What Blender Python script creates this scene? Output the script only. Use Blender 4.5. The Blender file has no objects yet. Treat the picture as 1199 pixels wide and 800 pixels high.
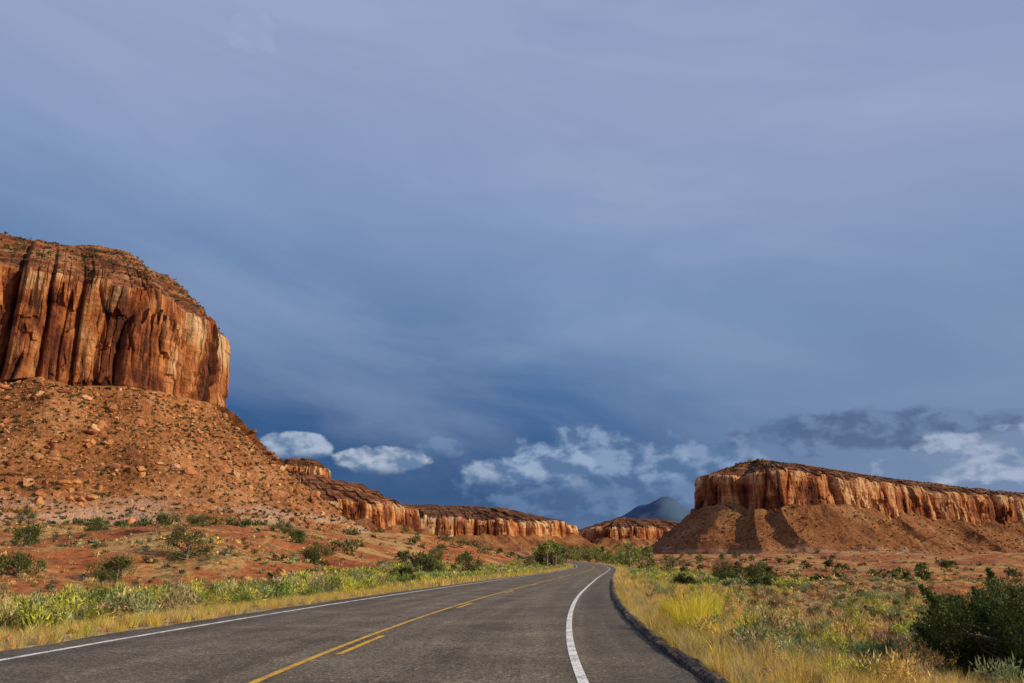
import bpy, bmesh, math
import numpy as np
from mathutils import Vector
rng = np.random.default_rng(7)
sc = bpy.context.scene
sc.view_settings.view_transform='Standard'; sc.view_settings.look='None'
sc.view_settings.exposure=0; sc.view_settings.gamma=1

# ------------------------------------------------------------------ noise
def H3(i,j,k):
    i=np.asarray(i).astype(np.int64); j=np.asarray(j).astype(np.int64); k=np.asarray(k).astype(np.int64)
    n=(i*374761393+j*668265263+k*1274126177)&0xffffffff
    n=((n^(n>>13))*1103515245)&0xffffffff
    n=((n^(n>>15))*2246822519)&0xffffffff
    n=n^(n>>16)
    return (n&0xffffff)/float(0xffffff)
def vn(x,y,z=0.0):
    x,y,z=np.broadcast_arrays(np.asarray(x,float),np.asarray(y,float),np.asarray(z,float))
    i=np.floor(x);j=np.floor(y);k=np.floor(z)
    f=x-i;g=y-j;h=z-k
    f=f*f*(3-2*f);g=g*g*(3-2*g);h=h*h*(3-2*h)
    r=0
    for a in (0,1):
        for b in (0,1):
            for c in (0,1):
                w=(f if a else 1-f)*(g if b else 1-g)*(h if c else 1-h)
                r=r+w*H3(i+a,j+b,k+c)
    return r*2-1
def fbm(x,y,z=0.0,o=4):
    r=0;a=.5
    for q in range(o):
        r=r+a*vn(np.asarray(x)*2**q+q*17.3,np.asarray(y)*2**q+q*9.1,np.asarray(z)*2**q+q*3.7);a*=.5
    return r
def S(x,a,b):
    t=np.clip((np.asarray(x,float)-a)/(b-a),0,1);return t*t*(3-2*t)

# ------------------------------------------------------------------ mesh helper
def mesh_obj(name,V,F,mats,smooth=False,col=None,attrs=None,midx=None):
    V=np.asarray(V,float);F=np.asarray(F,np.int32)
    me=bpy.data.meshes.new(name)
    me.vertices.add(len(V));me.vertices.foreach_set('co',V.ravel())
    m=F.shape[1]
    me.loops.add(F.size);me.loops.foreach_set('vertex_index',F.ravel())
    me.polygons.add(len(F))
    me.polygons.foreach_set('loop_start',np.arange(len(F),dtype=np.int32)*m)
    me.polygons.foreach_set('loop_total',np.full(len(F),m,np.int32))
    for mt in (mats if isinstance(mats,list) else [mats]): me.materials.append(mt)
    if midx is not None: me.polygons.foreach_set('material_index',np.asarray(midx,np.int32))
    me.polygons.foreach_set('use_smooth',np.full(len(F),smooth))
    me.update(calc_edges=True)
    if col is not None:
        a=me.color_attributes.new('col','FLOAT_COLOR','POINT')
        a.data.foreach_set('color',np.c_[col,np.ones(len(col))].ravel())
    for k,v in (attrs or {}).items():
        a=me.attributes.new(k,'FLOAT','POINT');a.data.foreach_set('value',np.asarray(v,float).ravel())
    ob=bpy.data.objects.new(name,me);sc.collection.objects.link(ob);return ob
def grid_faces(nr,nc,wrap=False):
    r=np.arange(nr-1)[:,None];c=np.arange(nc if wrap else nc-1)[None]
    c2=(c+1)%nc
    return np.stack([r*nc+c,r*nc+c2,(r+1)*nc+c2,(r+1)*nc+c],-1).reshape(-1,4)

# ------------------------------------------------------------------ shader helpers
def newmat(name):
    m=bpy.data.materials.new(name);m.use_nodes=True;nt=m.node_tree
    b=nt.nodes['Principled BSDF'];b.inputs['Roughness'].default_value=.9
    b.inputs['Specular IOR Level'].default_value=.15
    return m,nt,b
def setin(nt,s,v):
    if isinstance(v,bpy.types.NodeSocket): nt.links.new(v,s)
    elif isinstance(v,(tuple,list)) and len(v)==3 and s.type=='RGBA': s.default_value=(*v,1)
    else: s.default_value=v
def M(nt,op,a,b=0.0,c=0.0,clamp=False):
    n=nt.nodes.new('ShaderNodeMath');n.operation=op;n.use_clamp=clamp
    for i,v in enumerate((a,b,c)): setin(nt,n.inputs[i],v)
    return n.outputs[0]
def MR(nt,v,a,b,c=0.0,d=1.0,smooth=True):
    n=nt.nodes.new('ShaderNodeMapRange')
    if smooth:n.interpolation_type='SMOOTHSTEP'
    for i,q in enumerate((v,a,b,c,d)): setin(nt,n.inputs[i],q)
    return n.outputs[0]
def MIX(nt,f,a,b,mode='MIX'):
    n=nt.nodes.new('ShaderNodeMix');n.data_type='RGBA';n.blend_type=mode
    setin(nt,n.inputs[0],f);setin(nt,n.inputs[6],a);setin(nt,n.inputs[7],b)
    return n.outputs[2]
def NOI(nt,vec,scale,detail=4,rough=.55,dist=0.0):
    n=nt.nodes.new('ShaderNodeTexNoise')
    if vec is not None: nt.links.new(vec,n.inputs['Vector'])
    n.inputs['Scale'].default_value=scale;n.inputs['Detail'].default_value=detail
    n.inputs['Roughness'].default_value=rough;n.inputs['Distortion'].default_value=dist
    return n.outputs['Fac']
def VOR(nt,vec,scale,feature='F1',out='Distance'):
    n=nt.nodes.new('ShaderNodeTexVoronoi');n.feature=feature
    nt.links.new(vec,n.inputs['Vector']);n.inputs['Scale'].default_value=scale
    return n.outputs[out]
def XYZ(nt,x,y,z):
    n=nt.nodes.new('ShaderNodeCombineXYZ')
    for i,v in enumerate((x,y,z)): setin(nt,n.inputs[i],v)
    return n.outputs[0]
def SEP(nt,v):
    n=nt.nodes.new('ShaderNodeSeparateXYZ');nt.links.new(v,n.inputs[0]);return n.outputs
def RAMP(nt,f,st):
    n=nt.nodes.new('ShaderNodeValToRGB');nt.links.new(f,n.inputs[0]);e=n.color_ramp.elements
    while len(e)<len(st): e.new(.5)
    for i,(p,c) in enumerate(st): e[i].position=p;e[i].color=(*c,1)
    return n.outputs[0]
def OBJ(nt): return nt.nodes.new('ShaderNodeTexCoord').outputs['Object']
def ATT(nt,name,out='Fac'):
    n=nt.nodes.new('ShaderNodeAttribute');n.attribute_name=name;return n.outputs[out]
def BUMP(nt,b,h,strength,dist):
    n=nt.nodes.new('ShaderNodeBump');n.inputs['Strength'].default_value=strength;n.inputs['Distance'].default_value=dist
    nt.links.new(h,n.inputs['Height']);nt.links.new(n.outputs[0],b.inputs['Normal'])
def lin(r,g,b):
    return tuple((c/255/12.92 if c/255<=.04045 else ((c/255+.055)/1.055)**2.4) for c in (r,g,b))

# ------------------------------------------------------------------ materials
def rock_mat(name,pale=0.0,vscale=1.0,tal=1.0,cap=1.0):
    m,nt,b=newmat(name);o=OBJ(nt);x,y,z=SEP(nt,o);zone=ATT(nt,'zone');arc=ATT(nt,'arc');pan=ATT(nt,'panel')
    v1=XYZ(nt,M(nt,'MULTIPLY',arc,.038*vscale),M(nt,'MULTIPLY',z,.017*vscale),0.0)
    n1=NOI(nt,v1,1,6,.64,.6)
    n1=M(nt,'ADD',n1,M(nt,'ADD',M(nt,'MULTIPLY',M(nt,'SUBTRACT',pan,.5),.26),MR(nt,zone,1.45,1.95,-.03+pale,.075+pale)))
    cl=RAMP(nt,n1,[(.31,(.055,.019,.012)),(.43,(.18,.052,.021)),(.51,(.38,.122,.039)),(.59,(.54,.23,.082)),(.70,(.68,.44,.23))])
    v2=XYZ(nt,M(nt,'MULTIPLY',arc,.26*vscale),M(nt,'MULTIPLY',z,.020*vscale),3.0)
    n2=NOI(nt,v2,1,5,.65,.3)
    cl=MIX(nt,MR(nt,n2,.47,.62,0,.88-4*pale),cl,(.045,.017,.012))
    bed=NOI(nt,XYZ(nt,M(nt,'MULTIPLY',x,.012),M(nt,'MULTIPLY',y,.012),M(nt,'MULTIPLY',z,.30)),1,4,.65)
    cl=MIX(nt,MR(nt,bed,.55,.63,0,.5),cl,(.15,.050,.024))
    cp=RAMP(nt,NOI(nt,XYZ(nt,M(nt,'MULTIPLY',x,.03),M(nt,'MULTIPLY',y,.03),M(nt,'MULTIPLY',z,.22)),1,5,.7),[(.34,(.065*cap,.026*cap,.016*cap)),(.45,(.18*cap,.062*cap,.029*cap)),(.53,(.29*cap,.105*cap,.045*cap)),(.60,(.40*cap,.20*cap,.095*cap)),(.70,(.18*cap,.068*cap,.032*cap))])
    fine=NOI(nt,o,.30,6,.78);big=NOI(nt,o,.02,3,.6)
    tf=M(nt,'ADD',M(nt,'MULTIPLY',big,.4),M(nt,'MULTIPLY',fine,.6))
    q=tal
    ta=RAMP(nt,tf,[(.37,(.09*q,.036*q,.018*q)),(.45,(.25*q,.092*q,.032*q)),(.53,(.41*q,.165*q,.055*q)),(.62,(.54*q,.29*q,.135*q))])
    pk=M(nt,'MULTIPLY',MR(nt,zone,.14,.22),MR(nt,zone,.34,.44,1,0))
    pk=M(nt,'MULTIPLY',pk,MR(nt,NOI(nt,XYZ(nt,M(nt,'MULTIPLY',arc,.025),M(nt,'MULTIPLY',z,.12),0.0),1,4,.65),.44,.55,0,.8))
    ta=MIX(nt,pk,ta,(.54*q,.34*q,.23*q))
    vr=VOR(nt,o,.14)
    sh=M(nt,'MULTIPLY',MR(nt,vr,.18,.26,1,0),MR(nt,big,.46,.56,.25,.9))
    ta=MIX(nt,sh,ta,(.060,.060,.024))
    cp=MIX(nt,M(nt,'MULTIPLY',MR(nt,vr,.26,.36,.9,0),MR(nt,zone,2.0,2.4)),cp,(.050,.050,.022))
    zz=M(nt,'ADD',zone,M(nt,'MULTIPLY',M(nt,'SUBTRACT',fine,.5),.12))
    c=MIX(nt,MR(nt,zz,.98,1.03),ta,cl);c=MIX(nt,MR(nt,zz,1.98,2.03),c,cp)
    nt.links.new(c,b.inputs['Base Color'])
    BUMP(nt,b,M(nt,'ADD',NOI(nt,o,.5,4,.75),M(nt,'MULTIPLY',n2,.6)),1.0,2.6)
    return m
mat_rockL=rock_mat('sandstone_varnished');mat_rockR=rock_mat('sandstone_tan',.045,1.0,.74,.85);mat_rockP=rock_mat('sandstone_pale',.075,.7,.72,.62)

def ground_mat():
    m,nt,b=newmat('desert_soil');o=OBJ(nt);e=ATT(nt,'edge')
    f=NOI(nt,o,1.3,6,.76);g=NOI(nt,o,.08,5,.7);g2=NOI(nt,o,2.2,3,.7)
    soil=RAMP(nt,M(nt,'ADD',M(nt,'MULTIPLY',g,.5),M(nt,'MULTIPLY',f,.5)),[(.38,(.16,.045,.018)),(.46,(.34,.100,.032)),(.54,(.47,.17,.055)),(.64,(.56,.29,.13))])
    straw=MIX(nt,MR(nt,g2,.4,.6),(.32,.20,.07),(.56,.39,.14))
    c=MIX(nt,M(nt,'MULTIPLY',MR(nt,g,.49,.56,0,.8),MR(nt,g2,.38,.52)),soil,straw)
    sage=M(nt,'MULTIPLY',MR(nt,NOI(nt,o,.3,4,.7),.54,.62,0,.7),MR(nt,e,3,15))
    c=MIX(nt,sage,c,(.13,.10,.042))
    c=MIX(nt,MR(nt,M(nt,'ADD',e,M(nt,'MULTIPLY',g2,2.0)),1.2,4.5,.85,0),c,MIX(nt,MR(nt,f,.4,.6),(.27,.19,.10),(.52,.40,.21)))
    nt.links.new(c,b.inputs['Base Color'])
    BUMP(nt,b,M(nt,'ADD',f,M(nt,'MULTIPLY',NOI(nt,o,12,2,.7),.12)),1.0,.35)
    return m
def asphalt_mat():
    m,nt,b=newmat('asphalt');o=OBJ(nt);d=ATT(nt,'lat')
    sp=NOI(nt,o,38,3,.85);bl=NOI(nt,o,.5,5,.62);md=NOI(nt,o,9,3,.8)
    x,y,z=SEP(nt,o)
    st=NOI(nt,XYZ(nt,M(nt,'MULTIPLY',d,1.6),M(nt,'MULTIPLY',y,.05),0.0),1,4,.6)
    v=M(nt,'ADD',M(nt,'MULTIPLY',bl,.27),M(nt,'ADD',M(nt,'MULTIPLY',sp,.35),M(nt,'ADD',M(nt,'MULTIPLY',st,.22),M(nt,'MULTIPLY',md,.23))))
    c=RAMP(nt,v,[(.42,(.055,.045,.035)),(.53,(.135,.112,.086)),(.64,(.26,.22,.17))])
    ag=VOR(nt,o,42,'F1','Color')
    c=MIX(nt,.8,c,MIX(nt,1.0,c,RAMP(nt,ag,[(0,(.25,.25,.25)),(.6,(.95,.95,.95)),(1,(2.7,2.5,2.1))]),'MULTIPLY'))
    nn=nt.nodes.new('ShaderNodeVectorMath');nn.operation='ADD';nt.links.new(o,nn.inputs[0])
    wv=M(nt,'MULTIPLY',NOI(nt,o,.9,4),1.8)
    nt.links.new(XYZ(nt,wv,M(nt,'MULTIPLY',wv,-.8),0.0),nn.inputs[1])
    ck=VOR(nt,nn.outputs[0],.22,'DISTANCE_TO_EDGE')
    c=MIX(nt,M(nt,'MULTIPLY',MR(nt,ck,.002,.006,1,0),MR(nt,bl,.46,.54,0,.7)),c,(.025,.021,.018))
    c=MIX(nt,MR(nt,d,.15,.45,0,.3),c,(.065,.053,.042))
    nt.links.new(c,b.inputs['Base Color']);b.inputs['Roughness'].default_value=.9
    b.inputs['Specular IOR Level'].default_value=.15
    BUMP(nt,b,M(nt,'ADD',sp,ag),.7,.012)
    return m
def paint_mat(name,colr):
    m,nt,b=newmat(name);o=OBJ(nt)
    w=M(nt,'ADD',NOI(nt,o,30,3,.8),M(nt,'MULTIPLY',NOI(nt,o,2.0,3),.5))
    c=MIX(nt,MR(nt,w,.72,.90),colr,(.14,.12,.10))
    nt.links.new(c,b.inputs['Base Color']);b.inputs['Roughness'].default_value=.7;return m
def leaf_mat(name,tr=.25):
    m,nt,b=newmat(name);c=ATT(nt,'col','Color')
    nt.links.new(c,b.inputs['Base Color']);b.inputs['Roughness'].default_value=.75
    t=nt.nodes.new('ShaderNodeBsdfTranslucent');nt.links.new(c,t.inputs[0])
    mx=nt.nodes.new('ShaderNodeMixShader');mx.inputs[0].default_value=tr
    nt.links.new(b.outputs[0],mx.inputs[1]);nt.links.new(t.outputs[0],mx.inputs[2])
    nt.links.new(mx.outputs[0],nt.nodes['Material Output'].inputs['Surface']);return m
def bark_mat():
    m,nt,b=newmat('bark');o=OBJ(nt)
    nt.links.new(RAMP(nt,NOI(nt,o,14,3,.7),[(.35,(.08,.06,.045)),(.65,(.30,.24,.18))]),b.inputs['Base Color']);return m
def stone_mat():
    m,nt,b=newmat('loose_stone');c=ATT(nt,'col','Color');o=OBJ(nt)
    nt.links.new(MIX(nt,1.0,c,RAMP(nt,NOI(nt,o,.9,4,.7),[(.3,(.55,.5,.5)),(.7,(1.25,1.25,1.2))]),'MULTIPLY'),b.inputs['Base Color'])
    return m
mat_ground=ground_mat();mat_asph=asphalt_mat();mat_white=paint_mat('white_paint',(.80,.79,.74));mat_yel=paint_mat('yellow_paint',(.72,.40,.03))
mat_leaf=leaf_mat('foliage',.2);mat_grass=leaf_mat('dry_grass',.3);mat_bark=bark_mat();mat_stone=stone_mat()
def kerb_mat():
    m,nt,b=newmat('asphalt_kerb');o=OBJ(nt)
    nt.links.new(RAMP(nt,NOI(nt,o,8,5,.75),[(.38,(.02,.017,.016)),(.52,(.08,.065,.05)),(.66,(.26,.18,.11))]),b.inputs['Base Color'])
    BUMP(nt,b,NOI(nt,o,25,3,.7),.9,.04);return m
mat_kerb=kerb_mat()

# ------------------------------------------------------------------ road reference curve and terrain
yy=np.arange(-5000,32000,1.0)
sl=np.interp(yy,[-60,5,11,16,23,38,100,160,300,480,700],[.0,.02,.032,.064,.088,.119,.132,.13,-.0,-.12,0.0])
sl[yy<-60]=0
rx=np.cumsum(sl)*1.0; rx=rx-np.interp(9.32,yy,rx)+.774
def ref(Y): return np.interp(Y,yy,rx)
def roadz(Y): return np.interp(Y,[-1e5,130,190,350,3500,1e6],[0,0,.25,2.0,38,38])
DL,DR=-8.55,1.5
def edge(X,Y):
    d=X-ref(Y);return np.maximum(np.maximum(d-DR,DL-d),0),d
def terr(X,Y):
    X=np.asarray(X,float);Y=np.asarray(Y,float)
    e,d=edge(X,Y);left=d<-3
    z=roadz(Y)-.035
    z=z+np.where(left,-.22*S(e,.6,4),-.55*S(e,.8,6))
    fwd=S(Y,28,150)
    z=z+np.where(left,fwd*(7.0*S(e,4,48)+9*S(e,50,330)),S(Y,90,300)*2.2*S(e,6,90))
    z=z+S(e,.8,6)*(.10*fbm(X/1.3,Y/1.3,o=3)+.32*fbm(X/5,Y/5,3.0,o=3))
    z=z+S(e,5,26)*(1.5*fbm(X/10,Y/10,5.0,o=4)+2.8*fbm(X/28,Y/28,7.0,o=4))*S(Y,20,90)
    z=z+S(e,40,250)*5*fbm(X/150,Y/150,11.0,o=4)*S(Y,100,500)
    return z
def geo(a,b,st,gr):
    o=[a];
    while o[-1]<b: o.append(o[-1]+max(st,gr*abs(o[-1]-a)))
    return o
ys=[-4000,-2000,-900,-400,-200,-100,-60]+list(np.arange(-40,4,2.0))+geo(4,30000,.28,.018)
ys=np.array(ys)
ep=np.array(geo(0,14000,.22,.028))
ds=np.concatenate([(DL-ep)[::-1],np.linspace(DL,DR,8)[1:-1],DR+ep])
DD,YY=np.meshgrid(ds,ys);XX=ref(YY)+DD
ZZ=terr(XX,YY)
E,_=edge(XX,YY)
ground=mesh_obj('desert_ground',np.stack([XX,YY,ZZ],-1).reshape(-1,3),grid_faces(len(ys),len(ds)),mat_ground,True,attrs={'edge':E})

ry=ys[(ys>=-60)&(ys<520)]
def strip(name,offs,zs,mat,ysr=ry,smooth=True,parent=None,jit=None):
    offs=np.array(offs,float);zs=np.array(zs,float)
    D,Y=np.meshgrid(offs,ysr);Z=np.tile(zs,(len(ysr),1))+roadz(Y)
    if jit is not None: D=D+jit(Y,D)[0];Z=Z+jit(Y,D)[1]
    V=np.stack([ref(Y)+D,Y,Z],-1).reshape(-1,3)
    o=mesh_obj(name,V,grid_faces(len(ysr),len(offs)),mat,smooth,attrs={'lat':D})
    if parent:o.parent=parent
    return o
def rj(Y,D):
    m=(np.abs(D-DL-.1)<.2)
    return np.where(m,.14*fbm(Y*1.3,0*Y,o=3),0),0*Y
road=strip('asphalt_road',[DL+.02,DL+.1,-6,-3.5,-1,.6,1.32],[-.03,0,0,.012,.01,0,0],mat_asph,jit=rj)
def zroad(d): return np.interp(d,[DL+.1,-6,-3.5,-1,.6,1.32],[0,0,.012,.01,0,0])+.005
strip('white_edge_line',[-.06,.06],[zroad(-.06),zroad(.06)],mat_white,parent=road)
strip('white_edge_line_far_side',[-7.76,-7.64],[.005,.005],mat_white,parent=road)
strip('yellow_centre_line',[-3.61,-3.51],[zroad(-3.61),zroad(-3.51)+.001],mat_yel,parent=road)
Vd=[];Fd=[]
y0=-24.6
while y0<300:
    q=np.linspace(y0,y0+3.0,6)
    for i,y in enumerate(q):
        zt_=float(roadz(y))+.0185
        Vd+= [(float(ref(y))-3.36,y,zt_),(float(ref(y))-3.26,y,zt_)]
        if i: n=len(Vd);Fd.append((n-4,n-3,n-1,n-2))
    y0+=12.2
dl=mesh_obj('yellow_dashed_line',Vd,Fd,mat_yel,True);dl.parent=road
ky=np.concatenate([np.arange(-40,4,1.0),np.arange(4,40,.2),np.arange(40,85,1.0)])
def kj(Y,D):
    f=S(Y,60,85)
    return .07*fbm(Y*.9,D*3,o=4),np.where(True,-.16*f,0)+.06*fbm(Y*2.1,D*9,5.0,o=4)*(D>1.34)
kerb=strip('asphalt_kerb',[1.31,1.34,1.42,1.50,1.58,1.75],[-.03,.045,.07,.065,.01,-.08],mat_kerb,ky,jit=kj,smooth=False)

# ------------------------------------------------------------------ mesas
def mesa(name,pts,z0,zb,zt,zc,tw,cin,mat,n=1200,seed=0,k=1.0,nt_=46,nc_=54,nk=34,ledges=4,lean=4):
    P=np.array(pts,float)
    for _ in range(3):
        Q=np.roll(P,-1,0);P=np.stack([.75*P+.25*Q,.25*P+.75*Q],1).reshape(-1,2)
    A=.5*np.sum(P[:,0]*np.roll(P[:,1],-1)-np.roll(P[:,0],-1)*P[:,1])
    if A<0:P=P[::-1]
    def resamp(P,m):
        C=np.vstack([P,P[:1]]);L=np.r_[0,np.cumsum(np.hypot(*np.diff(C,axis=0).T))]
        t=np.linspace(0,L[-1],m,endpoint=False)
        return np.c_[np.interp(t,L,C[:,0]),np.interp(t,L,C[:,1])],L[-1],t
    m=4000;P,L,s=resamp(P,m)
    def nrm(P,win):
        w=max(3,int(win/L*m));ker=np.hanning(2*w+1);ker/=ker.sum()
        T=np.roll(P,-2,0)-np.roll(P,2,0)
        T=np.stack([np.convolve(np.r_[T[-w:,i],T[:,i],T[:w,i]],ker,'valid') for i in (0,1)],1)
        T/=np.hypot(T[:,0],T[:,1])[:,None]+1e-9
        return np.c_[T[:,1],-T[:,0]]
    N0=nrm(P,60)
    ns=lambda w,sd: vn(P[:,0]/w+sd,P[:,1]/w,seed*3.1+sd)
    P=P+N0*(k*(13*ns(90*k,1.)+12*ns(36*k,2.)))[:,None]
    N1=nrm(P,22*k);N2=nrm(P,160*k)
    vis=(-(P*N1).sum(1)>-.15*np.hypot(*P.T))&(np.abs(P[:,0])<.95*P[:,1])
    w=np.where(vis,6.,1.);c=np.r_[0,np.cumsum(w)];c/=c[-1]
    idx=np.interp(np.linspace(0,1,n,endpoint=False),c,np.arange(m+1))
    g=lambda a:np.interp(idx,np.arange(m+1),np.r_[a,a[:1]])
    px,py=g(P[:,0]),g(P[:,1]);n1=np.c_[g(N1[:,0]),g(N1[:,1])];n2=np.c_[g(N2[:,0]),g(N2[:,1])]
    arc=idx*L/m
    rows=[];zone=[];arcs=[];pans=[]
    zbs=zb+k*(7*vn(arc/50,seed)+3*vn(arc/17,seed+5.));zts=zt+k*(4*vn(arc/70,seed+9.)+2.6*vn(np.floor(arc/11+.4*vn(arc/15,2.)),seed+3.))
    def pil(s,z,w,sd,zr=3.2):
        q=s/w+.9*vn(s/w*.45,sd)+.30*vn(s/w*.7,z/(w*2.2),sd+2.)
        i=np.floor(q);f=q-i
        h=H3(i,np.floor(z/(w*zr)+H3(i,i*0+sd,i*0)*5+.12*vn(s/2.,sd)),i*0+int(sd))
        cr=np.exp(-(np.minimum(f,1-f)/.08)**2)
        return h,cr
    def flute(z):
        h1,c1=pil(arc,z,31*k,11);h2,c2=pil(arc,z,12.5*k,23,2.0);h3,c3=pil(arc,z,5.2*k,37,1.6)
        msk=S(vn(arc/(22*k),z/(24*k),seed+6.),-.35,.35);m3=S(vn(arc/(13*k),z/(16*k),seed+7.),-.1,.4)
        bed=vn(z/(5.5*k),arc/(160*k),seed+2.)*.8+vn(z/(2.2*k),arc/(60*k),seed+3.)*.45
        o=10.5*(h1-.5)-6.5*c1+msk*(5.5*(h2-.5)-3.4*c2*(.3+.7*h1))+m3*(1.9*(h3-.5)-1.0*c3)+bed+1.6*fbm(arc/(9*k),z/(14*k),seed,o=4)
        return k*o,.45*h1+.35*h2+.2*h3
    for t in np.linspace(0,1,nt_):
        t=t**.9
        z=z0+(zbs-z0)*(.72*t+.28*t*t)
        off=tw*(1-t)+4*k
        gl=fbm(arc/(34*k),t*2.2,seed+1.,o=4);r=1-np.abs(vn(arc/(26*k)+.3*t,seed+4.,t*1.2))*2
        off=off+k*(15*gl+10*r)*min(1,4*t)*(1-t*.5)
        z=z+k*(2.6*fbm(arc/(7*k),off/(7*k),seed+2.,o=4)+4.4*fbm(arc/(20*k),off/(14*k),seed+8.,o=3))*(1 if t<.97 else .3)
        x=px+n2[:,0]*off;y=py+n2[:,1]*off
        rows.append(np.c_[x,y,z]);zone.append(np.full(n,t*.98));arcs.append(arc);pans.append(np.full(n,.5))
    for t in np.linspace(0,1,nc_):
        z=zbs+(zts-zbs)*t
        led=S(t,.0,.06)*(-1.5)*k-lean*k*t**1.6
        rnd=-1.2*k*S(t,.92,1)**2
        fl,pn=flute(z)
        off=fl*(1-.25*S(t,.93,1))+led+rnd
        rows.append(np.c_[px+n1[:,0]*off,py+n1[:,1]*off,z]);zone.append(np.full(n,1.02+.96*t));arcs.append(arc);pans.append(pn)
    offT=flute(zts)[0]*.75-lean*k-2.7*k
    for j,t in enumerate(np.linspace(0,1,nk+1)[1:]):
        tj=t+.05*vn(arc/40,seed+6.,t*3)
        st=np.clip(tj+.95*np.sin(2*np.pi*ledges*tj)/(2*np.pi*ledges),0,1.05)
        z=zts+(zc-zts)*st
        off=offT*(1-t)-k*3-cin*t**1.1+k*(3.0*fbm(arc/(8*k),z/(5*k),seed+3.,o=4)+7*fbm(arc/(30*k),t,seed,o=2))*S(t,0,.15)
        z=z+k*1.4*fbm(arc/(5*k),off/(5*k),seed+9.,o=3)
        nb=n1*(1-t)+n2*t
        rows.append(np.c_[px+nb[:,0]*off,py+nb[:,1]*off,z]);zone.append(np.full(n,2.04+.9*t));arcs.append(arc);pans.append(np.full(n,.5))
    last=rows[-1];cx,cy=last[:,0].mean(),last[:,1].mean()
    for f in (.93,.85,.7,.5,.25,.02):
        x=cx+(last[:,0]-cx)*f;y=cy+(last[:,1]-cy)*f
        z=zc+(last[:,2]-zc)*f+1.5*k*fbm(x/25,y/25,seed,o=4)+(1-f)*2
        rows.append(np.c_[x,y,z]);zone.append(np.full(n,3.));arcs.append(arc);pans.append(np.full(n,.5))
    V=np.vstack(rows)
    o=mesh_obj(name,V,grid_faces(len(rows),n,True),mat,False,attrs={'zone':np.concatenate(zone),'arc':np.concatenate(arcs),'panel':np.concatenate(pans)})
    T=np.stack(rows[:nt_]);cap=np.stack(rows[nt_+nc_+2:nt_+nc_+nk])
    return o,T,cap

LM,TL,CL=mesa('sandstone_butte',[(-238,565),(-252,690),(-340,800),(-490,820),(-640,710),(-620,540),(-470,470),(-352,482),(-280,515)],
     -6,115,188,228,172,44,mat_rockL,n=2600,seed=1,nt_=56,nc_=74,nk=44,ledges=5,lean=2)
RM,TR,CR=mesa('sandstone_mesa',[(283,1260),(300,1150),(390,1130),(560,1270),(800,1470),(1080,1660),(1700,1990),(2700,2300),(2700,3300),(1300,3000),(650,2100),(360,1550)],
     -10,76,128,154,112,85,mat_rockR,n=2800,seed=5,k=1.15,lean=4,ledges=3)
mesa('sandstone_mesa',[(-168,1510),(-205,1380),(-268,1290),(-400,1230),(-620,1280),(-680,1600),(-450,1850),(-230,1760)],
     0,62,100,154,110,150,mat_rockR,n=1500,seed=9,k=1.2,nt_=24,nc_=30,nk=34,ledges=4)
mesa('sandstone_dome',[(-375,1560),(-365,1640),(-420,1700),(-520,1690),(-540,1600),(-460,1540)],
     100,158,184,202,40,30,mat_rockP,n=500,seed=13,k=.8,nt_=14,nc_=20,nk=14)
mesa('sandstone_mesa',[(-900,1980),(-560,2000),(-253,2120),(-60,2130),(70,2260),(190,2380),(215,2750),(0,3050),(-900,2950)],
     10,76,114,163,130,220,mat_rockP,n=1700,seed=17,k=1.6,nt_=22,nc_=28,nk=32,ledges=4)
mesa('sandstone_mesa',[(225,2720),(310,2600),(430,2660),(560,2700),(760,2950),(800,3400),(200,3400)],
     10,76,114,152,150,150,mat_rockP,n=1200,seed=23,k=1.7,nt_=20,nc_=26,nk=28,ledges=4)

# distant mountains (heightfield range)
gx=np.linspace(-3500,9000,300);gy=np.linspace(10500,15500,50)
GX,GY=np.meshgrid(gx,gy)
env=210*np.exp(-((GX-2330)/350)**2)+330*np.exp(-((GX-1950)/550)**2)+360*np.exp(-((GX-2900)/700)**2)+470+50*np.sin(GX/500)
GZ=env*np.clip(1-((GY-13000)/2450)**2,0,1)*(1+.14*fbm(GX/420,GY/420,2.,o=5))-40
m_mtn,nt,b=newmat('haze_tinted_mountain');nt.links.new(RAMP(nt,NOI(nt,OBJ(nt),.003,4,.6),[(.35,(.045,.085,.145)),(.65,(.055,.10,.165))]),b.inputs['Base Color'])  # distance haze is painted in as a blue base colour
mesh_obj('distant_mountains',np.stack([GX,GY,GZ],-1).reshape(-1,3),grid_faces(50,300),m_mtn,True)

# ------------------------------------------------------------------ scatter
def scatter(name,temps,pos,scl,cols,mat,squash=None,smooth=False):
    Vs=[];Fs=[];Cs=[];base=0;K=len(pos);pick=rng.integers(0,len(temps),K)
    scl=np.asarray(scl,float)
    if scl.ndim==1: scl=np.c_[scl,scl,scl]
    for ti,(tv,tf,tc) in enumerate(temps):
        ii=np.where(pick==ti)[0]
        if not len(ii):continue
        a=rng.uniform(0,6.283,len(ii));ca,sa=np.cos(a)[:,None],np.sin(a)[:,None]
        v=tv[None]*scl[ii][:,None,:]
        x=v[...,0]*ca-v[...,1]*sa;y=v[...,0]*sa+v[...,1]*ca
        W=np.stack([x,y,v[...,2]],-1)+pos[ii][:,None,:]
        Vs.append(W.reshape(-1,3));n=len(tv)
        Fs.append((tf[None]+(base+np.arange(len(ii))*n)[:,None,None]).reshape(-1,3));base+=n*len(ii)
        Cs.append((cols[ii][:,None,:]*tc[None]).reshape(-1,3))
    return mesh_obj(name,np.vstack(Vs),np.vstack(Fs),mat,smooth,col=np.clip(np.vstack(Cs),0,1))
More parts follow.
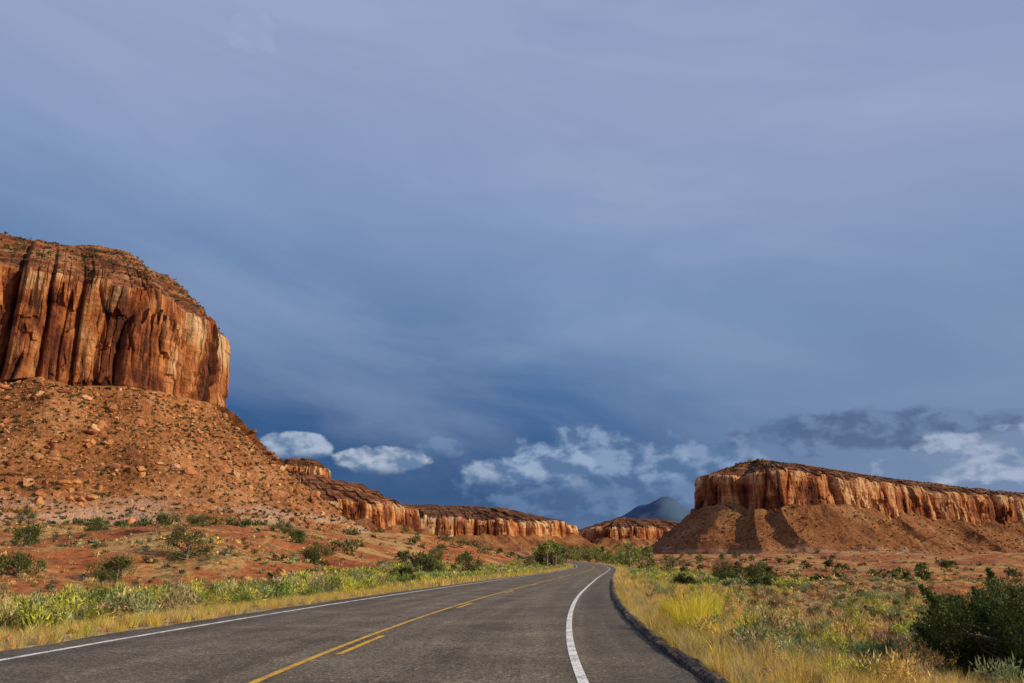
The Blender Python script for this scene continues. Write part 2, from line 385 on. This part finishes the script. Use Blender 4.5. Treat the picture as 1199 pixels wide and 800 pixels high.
def t_grass(nb,r,w,lean):
    a=rng.uniform(0,6.283,nb);rr=r*np.sqrt(rng.uniform(0,1,nb));bx,by=rr*np.cos(a),rr*np.sin(a)
    h=rng.uniform(.35,1,nb);la=a+rng.normal(0,.8,nb);ln=rng.uniform(.05,lean,nb)
    dx,dy=np.cos(la)*ln,np.sin(la)*ln;wa=rng.uniform(0,6.283,nb);wx,wy=np.cos(wa)*w,np.sin(wa)*w
    z0=np.full(nb,-.06)
    V=np.stack([np.c_[bx-wx,by-wy,z0],np.c_[bx+wx,by+wy,z0],np.c_[bx+dx*.35-wx*.7,by+dy*.35-wy*.7,h*.55],np.c_[bx+dx*.35+wx*.7,by+dy*.35+wy*.7,h*.55],np.c_[bx+dx,by+dy,h]],1)
    F=np.array([[0,1,3],[0,3,2],[2,3,4]])[None]+(np.arange(nb)*5)[:,None,None]
    c=rng.uniform(.6,1.3,nb)[:,None]*np.c_[rng.uniform(.92,1.08,nb),np.ones(nb),rng.uniform(.7,1.2,nb)]
    return V.reshape(-1,3),F.reshape(-1,3),np.repeat(c,5,0)
def leaves(cent,rad,nl,size,wid,up=.5,tc=None):
    nc=len(cent);i=rng.integers(0,nc,nl)
    dv=rng.normal(0,1,(nl,3));dv/=np.linalg.norm(dv,axis=1)[:,None]
    r=rng.uniform(0,1,nl)**.45
    p=cent[i]+dv*(rad[i]*r)[:,None]
    dr=dv*.8+rng.normal(0,.6,(nl,3))+[0,0,up];dr/=np.linalg.norm(dr,axis=1)[:,None]
    sd=np.cross(dr,rng.normal(0,1,(nl,3)));sd/=np.linalg.norm(sd,axis=1)[:,None]+1e-9
    L=size*rng.uniform(.6,1.4,nl)[:,None]
    V=np.stack([p-sd*L*wid,p+sd*L*wid,p+dr*L],1)
    c=(rng.uniform(.6,1.35,nc)[i]*rng.uniform(.75,1.25,nl))[:,None]*np.c_[rng.uniform(.88,1.12,nl),np.ones(nl),rng.uniform(.8,1.15,nl)]
    return V.reshape(-1,3),np.arange(nl*3).reshape(-1,3),np.repeat(c,3,0)
def t_bush(nl,size,wid,ncl=11):
    a=rng.uniform(0,6.283,ncl);rr=.62*np.sqrt(rng.uniform(0,1,ncl))
    z=rng.uniform(.2,.8,ncl)*(1-.45*rr)
    c=np.c_[rr*np.cos(a),rr*np.sin(a),z]
    V,F,C=leaves(c,rng.uniform(.18,.36,ncl),nl,size,wid,.9)
    nb=ncl*2;j=rng.integers(0,ncl,nb);e=c[j]+rng.normal(0,.12,(nb,3))
    w=rng.normal(0,.012,(nb,3));b0=rng.normal(0,.06,(nb,3))*[1,1,0]
    SV=np.stack([b0-w,b0+w,e],1).reshape(-1,3)
    F=np.vstack([F,np.arange(nb*3).reshape(-1,3)+len(V)]);V=np.vstack([V,SV]);C=np.vstack([C,np.full((nb*3,3),.55)])
    return V,F,C
def t_rock(sub):
    bm=bmesh.new();bmesh.ops.create_icosphere(bm,subdivisions=sub,radius=1)
    V=np.array([v.co[:] for v in bm.verts]);F=np.array([[v.index for v in f.verts] for f in bm.faces]);bm.free()
    for _ in range(5):
        nn=rng.normal(0,1,3);nn/=np.linalg.norm(nn);c=rng.uniform(.4,.75);d=V@nn
        V=V-np.outer(np.maximum(d-c,0),nn)
    V=V*rng.uniform(.6,1.2,3)*(1+rng.normal(0,.07,(len(V),1)))
    return V,F,np.ones((len(V),3))
def pal(K,cols,ws,j=.15):
    c=np.array(cols)[rng.choice(len(cols),K,p=np.array(ws)/sum(ws))]
    return c*rng.uniform(1-j,1+j,(K,1))*rng.uniform(.93,1.07,(K,3))
def logY(a,b,K,pw=0.0): return a*(b/a)**rng.uniform(0,1,K)
def side_pos(Y,e,left):
    X=ref(Y)+np.where(left,DL-e,DR+.06+e);return np.c_[X,Y,terr(X,Y)]
STRAW=(.66,.46,.15);STRAW2=(.50,.39,.19);YG=(.46,.44,.075);SAGE=(.27,.30,.14);GREEN=(.18,.235,.055);GOLD=(.70,.52,.07)

gt=[t_grass(44,.22,.008,.55) for _ in range(6)];gtf=[t_grass(16,.5,.035,.5) for _ in range(5)]
K=3000;Y=logY(6,70,K);e=rng.uniform(0,1,K)**1.7*6.5+.02;kp=vn(Y*.6,e*.9,3.)+rng.normal(0,.4,K)>-.45;Y,e=Y[kp],e[kp];K=len(Y)
p=side_pos(Y,e,False);s=rng.uniform(.18,.46,K)*(.75+.25*vn(Y*.4,e))
scatter('verge_grass',gt,p,np.c_[s*1.3,s*1.3,s],pal(K,[STRAW,STRAW2,GOLD,YG],[5,3,2,.7]),mat_grass)
K=2600;Y=logY(8,80,K);e=rng.uniform(0,1,K)**1.2*5+.1
p=side_pos(Y,e,True);s=rng.uniform(.14,.36,K)
scatter('verge_grass',gt,p,np.c_[s*1.3,s*1.3,s],pal(K,[STRAW,STRAW2,YG,GOLD],[5,3,1.5,2.5]),mat_grass)
K=3400;Y=logY(45,260,K);e=rng.uniform(0,7,K)+.2;lf=rng.random(K)<.55
p=side_pos(Y,e,lf);s=rng.uniform(.3,.6,K)
scatter('verge_grass',gtf,p,np.c_[s*1.3,s*1.3,s],pal(K,[STRAW,STRAW2,YG,GOLD],[5,3,2,2]),mat_grass)
bn=[t_bush(520,.13,.16) for _ in range(6)];bm_=[t_bush(110,.26,.22,8) for _ in range(6)];bf=[t_bush(26,.5,.35,6) for _ in range(5)]
K=380;Y=logY(14,80,K);e=rng.uniform(2.5,10,K)
p=side_pos(Y,e,True);s=rng.uniform(.3,1.0,K)
scatter('rabbitbrush',bn,p,np.c_[s,s,s*rng.uniform(.7,1.2,K)],pal(K,[YG,SAGE,GREEN,STRAW2],[6,2.5,4,2],.25),mat_leaf)
K=620;Y=logY(8.5,75,K);e=rng.uniform(0,1,K)**.8*14+.9
p=side_pos(Y,e,False);s=rng.uniform(.18,.58,K)
scatter('sagebrush',bn,p,np.c_[s,s,s*rng.uniform(.8,1.3,K)],pal(K,[SAGE,YG,STRAW,STRAW2,GREEN,(.30,.17,.09)],[5,3,3,3,2.5,1.5],.25),mat_leaf)
q=np.array([(3.5,16.6,.80),(4.1,17.8,.72),(3.25,15.4,.55),(4.6,19.6,.62),(4.4,15.7,.5),(5.4,23,.62),(3.9,21,.5)])
p=np.c_[q[:,0],q[:,1],terr(q[:,0],q[:,1])]
gb=[t_grass(460,.38,.006,.6) for _ in range(3)]
scatter('golden_bunchgrass',gb,p,np.c_[q[:,2],q[:,2],q[:,2]*1.15],pal(len(q),[(.70,.58,.07)],[1]),mat_grass)
K=1700;Y=logY(60,260,K);e=rng.uniform(2,16,K);lf=rng.random(K)<.65
p=side_pos(Y,e,lf);s=rng.uniform(.4,.95,K)
scatter('rabbitbrush',bm_,p,np.c_[s,s,s*.9],pal(K,[YG,SAGE,GREEN,STRAW2],[5,3,4,2]),mat_leaf)
K=9500;Y=logY(16,420,K);X=rng.uniform(-.78,.78,K)*Y;e,d=edge(X,Y);k_=(e>6)&((vn(X/14,Y/14,31.)+rng.normal(0,.45,K)+np.where(d>0,.25,-.02))>.0)
X,Y=X[k_],Y[k_];K=len(X);s=rng.uniform(.18,.5,K)*(1+Y/500)
near=Y<70
pp=np.c_[X,Y,terr(X,Y)]
cc=pal(K,[SAGE,STRAW2,STRAW,(.10,.11,.04),(.25,.14,.07)],[4,2.5,3,5,1.5])
scatter('desert_scrub',bm_,pp[near],np.c_[s,s,s*.8][near],cc[near],mat_leaf)
scatter('desert_scrub',bf,pp[~near],np.c_[s,s,s*.8][~near]*1.25,cc[~near],mat_leaf)
K=5000;Y=logY(18,200,K);X=rng.uniform(-.78,.78,K)*Y;e,d=edge(X,Y);k_=(e>4)&((vn(X/9,Y/9,77.)+rng.normal(0,.4,K))>.0)
X,Y=X[k_],Y[k_];K=len(X);s=rng.uniform(.2,.42,K)
scatter('dry_grass',gtf,np.c_[X,Y,terr(X,Y)],np.c_[s*1.4,s*1.4,s],pal(K,[STRAW,STRAW2],[1.5,1]),mat_grass)
K=3500;Y=logY(10,300,K);X=rng.uniform(-.78,.78,K)*Y;e,d=edge(X,Y);k_=e>.5;X,Y=X[k_],Y[k_];K=len(X)
r1=[t_rock(1) for _ in range(8)]
s=np.clip(.05*rng.uniform(.05,1,K)**-.55,.03,.35)*(1+Y/250)
scatter('desert_stones',r1,np.c_[X,Y,terr(X,Y)],np.c_[s,s,s*.7],pal(K,[(.40,.17,.08),(.46,.27,.15),(.28,.10,.05)],[3,2,1]),mat_stone)
def talus_pick(T,K,maxy,pw):
    r,c,_=T.shape;ri=(rng.uniform(0,1,K)**pw*(r-1)).astype(int)
    vis=[j for j in range(c) if abs(T[r//2,j,0])<.85*T[r//2,j,1] and T[r//2,j,1]<maxy]
    ci=np.array(vis)[rng.integers(0,len(vis),K)]
    return T[ri,ci]+rng.normal(0,.8,(K,3))*[1,1,0]
r2=[t_rock(2) for _ in range(6)]
rc=[(.46,.21,.085),(.56,.32,.16),(.25,.095,.045),(.38,.155,.065)]
K=7500;P=talus_pick(TL,K,640,.75);s=np.clip(.42*rng.uniform(.003,1,K)**-.42,.4,4.0)
scatter('talus_boulders',r1,P,np.c_[s,s,s*.8],pal(K,rc,[3,2,1,2]),mat_stone)
K=260;P=talus_pick(TL,K,640,.8);s=rng.uniform(1.4,4.4,K)
scatter('talus_boulders',r2,P,np.c_[s,s,s*.8],pal(K,rc,[3,3,1,2]),mat_stone)
K=3600;P=talus_pick(TR,K,1900,.9);s=np.clip(.8*rng.uniform(.003,1,K)**-.38,.8,6)
scatter('talus_boulders',r1,P,np.c_[s,s,s*.8],pal(K,rc,[2,1,2,2])*.85,mat_stone)
SHR=[(.065,.075,.026),(.11,.10,.04)]
K=3200;P=talus_pick(TL,K,640,1.0);s=rng.uniform(.5,1.9,K)
scatter('talus_shrubs',bf,P,np.c_[s,s,s],pal(K,SHR,[2,1]),mat_leaf)
K=1300;P=talus_pick(CL,K,700,1.0);s=rng.uniform(.6,1.6,K)
scatter('clifftop_shrubs',bf,P,np.c_[s,s,s],pal(K,SHR,[2,1]),mat_leaf)
K=2200;P=talus_pick(TR,K,1900,1.0);s=rng.uniform(.8,2.6,K)
scatter('talus_shrubs',bf,P,np.c_[s,s,s],pal(K,SHR,[2,1]),mat_leaf)
K=1700;P=talus_pick(CR,K,1900,1.0);s=rng.uniform(.8,2.6,K)
scatter('clifftop_shrubs',bf,P,np.c_[s,s,s],pal(K,SHR,[2,1]),mat_leaf)

# ------------------------------------------------------------------ trees
def tube(p0,p1,r0,r1,ns=7,bend=.08,segs=4):
    p0,p1=np.array(p0,float),np.array(p1,float);L=np.linalg.norm(p1-p0)
    ax=(p1-p0)/L;u=np.cross(ax,[.3,.9,.2]);u/=np.linalg.norm(u);w=np.cross(ax,u)
    b=rng.normal(0,bend*L,3);V=[]
    for i in range(segs+1):
        t=i/segs;c=p0+(p1-p0)*t+b*math.sin(math.pi*t);r=r0+(r1-r0)*t
        a=np.linspace(0,6.283,ns,endpoint=False)
        V.append(c+r*(np.cos(a)[:,None]*u+np.sin(a)[:,None]*w))
    q=grid_faces(segs+1,ns,True)
    return np.vstack(V),np.vstack([q[:,[0,1,2]],q[:,[0,2,3]]])
def tree_parts(loc,Hh,R,ncl,nl,lsz,base=.12,crad=.3,colr=(.07,.085,.028),wid=.3,trunk=.05,shape=1.0,dead=0,spikes=0,zmax=.93):
    Vs=[];Fs=[];Cs=[];Mi=[];n=0
    th=rng.uniform(0,6.283,ncl);zz=rng.uniform(base+.08,zmax,ncl)
    prof=np.sqrt(np.clip(1-((zz-.42)/.60)**2,0,1))**shape
    rr=R*prof*np.sqrt(rng.uniform(.05,.9,ncl))*(1+.18*np.sin(th*2+1)+.12*np.sin(th*5+zz*6))
    c=np.c_[rr*np.cos(th),rr*np.sin(th),zz*Hh]
    rad=rng.uniform(.5,1.25,ncl)*crad*min(R,Hh)
    def add(V,F,C,m):
        nonlocal n
        Vs.append(V);Fs.append(F+n);Cs.append(C);Mi.append(np.full(len(F),m));n+=len(V)
    top=np.array([rng.normal(0,.08)*R,rng.normal(0,.08)*R,Hh*.8])
    V,F=tube([0,0,-.25],top,trunk*Hh,trunk*.25*Hh,9,.05,6);add(V,F,np.full((len(V),3),.3),0)
    for i in range(ncl):
        z0=min(c[i,2]*.75,top[2])*rng.uniform(.3,.9)
        s0=top*(z0/top[2])
        V,F=tube(s0,c[i],trunk*.38*Hh*(1-.6*z0/Hh),trunk*.06*Hh,5,.1,3);add(V,F,np.full((len(V),3),.3),0)
    if spikes:   # upright leafy sprigs that break up the crown outline
        j=rng.integers(0,ncl,spikes);d=c[j]-[0,0,Hh*.25];d/=np.linalg.norm(d,axis=1)[:,None];d=d+[0,0,.8];d/=np.linalg.norm(d,axis=1)[:,None]
        ex=[];er=[]
        for a_,d_,r_ in zip(c[j],d,rad[j]):
            for t in np.linspace(.7,1.5,5): ex.append(a_+d_*r_*t);er.append(r_*.34*(1.75-t))
        V,F,C=leaves(np.array(ex),np.array(er),int(nl*.25),lsz,wid,.9);add(V,F,C*np.array(colr)*1.1,1)
    for i in range(dead):
        a=rng.uniform(3.3,5.6);r_=R*rng.uniform(.75,1.15)
        V,F=tube([R*.3*math.cos(a),R*.3*math.sin(a),.1],[r_*math.cos(a),r_*math.sin(a),Hh*rng.uniform(.0,.4)],.012,.003,5,.12,5);add(V,F,np.full((len(V),3),.3),0)
    V,F,C=leaves(c,rad,nl,lsz,wid,.7)
    add(V,F,C*np.array(colr),1)
    return np.vstack(Vs)+np.array(loc),np.vstack(Fs),np.vstack(Cs),np.concatenate(Mi)
def make_tree(name,x,y,Hh,R,ncl,nl,lsz,**kw):
    z=float(terr(x,y));V,F,C,Mi=tree_parts((0,0,0),Hh,R,ncl,nl,lsz,**kw)
    o=mesh_obj(name,V,F,[mat_bark,mat_leaf],False,col=np.clip(C,0,1),midx=Mi);o.location=(x,y,z);return o
JG=(.105,.120,.034)
make_tree('juniper_bush',8.15,12.9,1.42,1.75,95,60000,.045,base=-.05,crad=.235,colr=(.095,.120,.030),trunk=.05,dead=30,spikes=44,zmax=.86)
make_tree('juniper_bush',10.4,12.7,1.40,1.4,55,30000,.047,base=-.05,crad=.27,colr=(.090,.112,.030),trunk=.05,spikes=24,zmax=.86)
for (x,y,h,r) in [(-37,62,1.7,1.5),(-31.5,66,1.9,1.5),(-30,76,3.2,1.8),(-56,110,2.3,1.4),(-62,150,3.6,2.3),(-20.5,87,2.2,1.5),
                  (-8.6,82,2.6,1.35),(-4.8,92,2.5,1.5),(-7.2,56,1.2,.9),(-46,120,2.6,1.6),(-14,150,2.4,1.8),(23.8,95,2.1,1.5),(17.8,60,1.7,1.05),
                  (12.6,60,1.0,.9),(20.5,78,1.3,1.2),(-70,98,2.2,1.6),(35,120,2.2,1.7),(-26,100,1.8,1.3),(-52,88,1.8,1.3),(-84,140,2.8,2.0),(-38,135,2.4,1.7)]:
    make_tree('juniper_tree',x,y,h,r,22,3200,.14,base=-.02,crad=.40,colr=JG)
def tree_mass(name,items,colrs,nl,lsz):
    Vs=[];Fs=[];Cs=[];Mi=[];n=0
    for x,y,h,r in items:
        c=colrs[rng.integers(len(colrs))]
        V,F,C,m=tree_parts((x,y,float(terr(x,y))),h,r,12,nl,lsz,base=.1,crad=.38,colr=c)
        Vs.append(V);Fs.append(F+n);Cs.append(C);Mi.append(m);n+=len(V)
    return mesh_obj(name,np.vstack(Vs),np.vstack(Fs),[mat_bark,mat_leaf],False,col=np.clip(np.vstack(Cs),0,1),midx=np.concatenate(Mi))
it=[]
for _ in range(50):
    y=rng.uniform(200,380);tx=rng.uniform(.045,.118) if rng.random()<.8 else rng.uniform(.128,.16)
    x=tx*y
    if abs(x-ref(y)+3.5)<9: x=ref(y)-15
    it.append((x,y,rng.uniform(3,7.2),rng.uniform(1.8,3.4)))
for _ in range(34):
    y=rng.uniform(390,460);it.append((rng.uniform(.05,.17)*y,y,rng.uniform(4,8),rng.uniform(2,4)))
tree_mass('distant_trees',it,[(.19,.24,.055),(.25,.27,.065),(.12,.155,.04)],420,.6)
it=[(rng.uniform(-.12,.30)*y,y,rng.uniform(1.2,2.6),rng.uniform(1,2)) for y in rng.uniform(160,420,70)]
it+=[(rng.uniform(-.75,-.08)*y,y,rng.uniform(.9,2.2),rng.uniform(.8,1.6)) for y in rng.uniform(90,330,100)]
it+=[(rng.uniform(.2,.75)*y,y,rng.uniform(.8,1.8),rng.uniform(.7,1.4)) for y in rng.uniform(70,330,50)]
it=[i for i in it if edge(i[0],i[1])[0]>4]
tree_mass('distant_shrubs',it,[(.09,.11,.035),(.14,.15,.05)],180,.42)

# ------------------------------------------------------------------ sky
SUN_EL=math.radians(24);SUN_AZ=math.radians(180-76)   # azimuth clockwise from +Y
sv=Vector((math.sin(SUN_AZ)*math.cos(SUN_EL),math.cos(SUN_AZ)*math.cos(SUN_EL),math.sin(SUN_EL)))
w=bpy.data.worlds.new('World');sc.world=w;w.use_nodes=True;nt=w.node_tree
bg=nt.nodes['Background'];out=nt.nodes['World Output']
sky=nt.nodes.new('ShaderNodeTexSky');sky.sky_type='NISHITA';sky.sun_disc=False;sky.sun_elevation=SUN_EL;sky.sun_rotation=SUN_AZ
nt.links.new(sky.outputs[0],bg.inputs[0]);bg.inputs[1].default_value=.07
dr=nt.nodes.new('ShaderNodeTexCoord').outputs['Generated'];x,y,z=SEP(nt,dr)
r=M(nt,'SQRT',M(nt,'ADD',M(nt,'MULTIPLY',x,x),M(nt,'MULTIPLY',y,y)))
el=M(nt,'DIVIDE',z,M(nt,'MAXIMUM',r,.02));az=M(nt,'ARCTAN2',x,y)
soft=NOI(nt,XYZ(nt,M(nt,'MULTIPLY',az,1.5),M(nt,'MULTIPLY',el,3.2),0.0),1.3,3,.5,.4)
el2=M(nt,'ADD',el,M(nt,'MULTIPLY',M(nt,'SUBTRACT',soft,.5),.18))
el2=M(nt,'ADD',el2,M(nt,'MULTIPLY',MR(nt,az,-.25,.65),.12))
base=RAMP(nt,el2,[(0,lin(64,98,140)),(.08,lin(46,82,128)),(.17,lin(54,92,140)),(.26,lin(82,117,162)),(.36,lin(112,140,181)),(.48,lin(134,155,193)),(.66,lin(148,161,198)),(1,lin(143,154,194))])
stre=NOI(nt,XYZ(nt,M(nt,'MULTIPLY',az,2.0),M(nt,'ADD',M(nt,'MULTIPLY',el,6.0),M(nt,'MULTIPLY',az,1.2)),4.0),1.0,6,.55,.5)
base=MIX(nt,MR(nt,stre,.42,.72,0,.30),base,lin(170,182,208))
base=MIX(nt,M(nt,'MULTIPLY',MR(nt,stre,.5,.3,0,.38),MR(nt,el,.12,.35,.9,.22)),base,lin(52,82,122))
gry=M(nt,'MULTIPLY',MR(nt,az,.0,.55),MR(nt,el,.12,.60,.62,0))
base=MIX(nt,gry,base,lin(126,146,178))
hz=M(nt,'MULTIPLY',MR(nt,az,.05,.6,.10,.6),MR(nt,el,.03,.13,1,0))
base=MIX(nt,hz,base,lin(128,150,182))
cv=XYZ(nt,az,M(nt,'MULTIPLY',el,1.5),0.0)
cn=NOI(nt,cv,17,6,.55,.1)
cv2=XYZ(nt,M(nt,'ADD',az,.010),M(nt,'ADD',M(nt,'MULTIPLY',el,1.5),.013),0.0)
cn2=NOI(nt,cv2,17,4,.55,.1)
lit=MR(nt,M(nt,'SUBTRACT',cn,cn2),-.09,.11)  # sunlit and shaded cloud sides, painted from offset noise difference
def blob(a0,e0,wa,we,amp=1.0,fl=True):
    da=M(nt,'DIVIDE',M(nt,'SUBTRACT',az,a0),wa);de=M(nt,'DIVIDE',M(nt,'SUBTRACT',el,e0),we)
    q=M(nt,'SUBTRACT',1.0,M(nt,'ADD',M(nt,'MULTIPLY',da,da),M(nt,'MULTIPLY',de,de)))
    q=M(nt,'ADD',M(nt,'MULTIPLY',q,.72),M(nt,'MULTIPLY',M(nt,'SUBTRACT',cn,.5),1.9))
    m_=MR(nt,q,.04,.32)
    if fl: m_=M(nt,'MULTIPLY',m_,MR(nt,de,-.9,-.1))
    return M(nt,'MULTIPLY',m_,amp)
def over(base,m,dark,bright):
    return MIX(nt,m,base,MIX(nt,lit,dark,bright))
base=over(base,blob(.17,.080,.24,.045,.6,False),lin(76,106,148),lin(112,138,176))
base=over(base,blob(.105,.126,.115,.044,.8),lin(84,114,154),lin(142,164,196))
base=over(base,blob(.235,.115,.10,.034,.7),lin(86,116,156),lin(138,160,192))
base=over(base,blob(-.02,.110,.045,.022,.85),lin(94,122,160),lin(158,177,204))
base=over(base,blob(.045,.113,.06,.030,.75),lin(92,120,160),lin(154,174,202))
base=over(base,blob(-.163,.122,.062,.022,.95),lin(104,130,164),lin(182,193,210))
base=over(base,blob(-.268,.136,.048,.022,.9),lin(100,128,164),lin(174,188,208))
base=over(base,blob(-.09,.138,.035,.016,.5),lin(86,116,156),lin(125,148,184))
base=over(base,blob(.42,.146,.17,.030,.8,False),lin(78,98,134),lin(110,132,168))
base=over(base,blob(.57,.110,.14,.032,.7,False),lin(120,140,172),lin(180,192,212))
base=over(base,blob(-.36,.70,.035,.04,.12,False),lin(160,170,205),lin(185,195,220))
bg2=nt.nodes.new('ShaderNodeBackground');nt.links.new(base,bg2.inputs[0]);bg2.inputs[1].default_value=1.0
mx=nt.nodes.new('ShaderNodeMixShader');mx.inputs[0].default_value=.98
nt.links.new(bg.outputs[0],mx.inputs[1]);nt.links.new(bg2.outputs[0],mx.inputs[2]);nt.links.new(mx.outputs[0],out.inputs[0])

ld=bpy.data.lights.new('sun','SUN');ld.energy=5.0;ld.angle=math.radians(.5);ld.color=(1,.84,.58)
lo=bpy.data.objects.new('sun',ld);sc.collection.objects.link(lo);lo.rotation_euler=sv.to_track_quat('Z','Y').to_euler();lo.location=(60,-60,80)

cd=bpy.data.cameras.new('camera');cam=bpy.data.objects.new('camera',cd);sc.collection.objects.link(cam)
cd.sensor_width=36;cd.lens=27.98;cd.clip_end=60000;cd.clip_start=.05
cam.location=(0,0,1.25);cam.rotation_euler=(math.radians(90+15.59),0,0)
sc.camera=cam
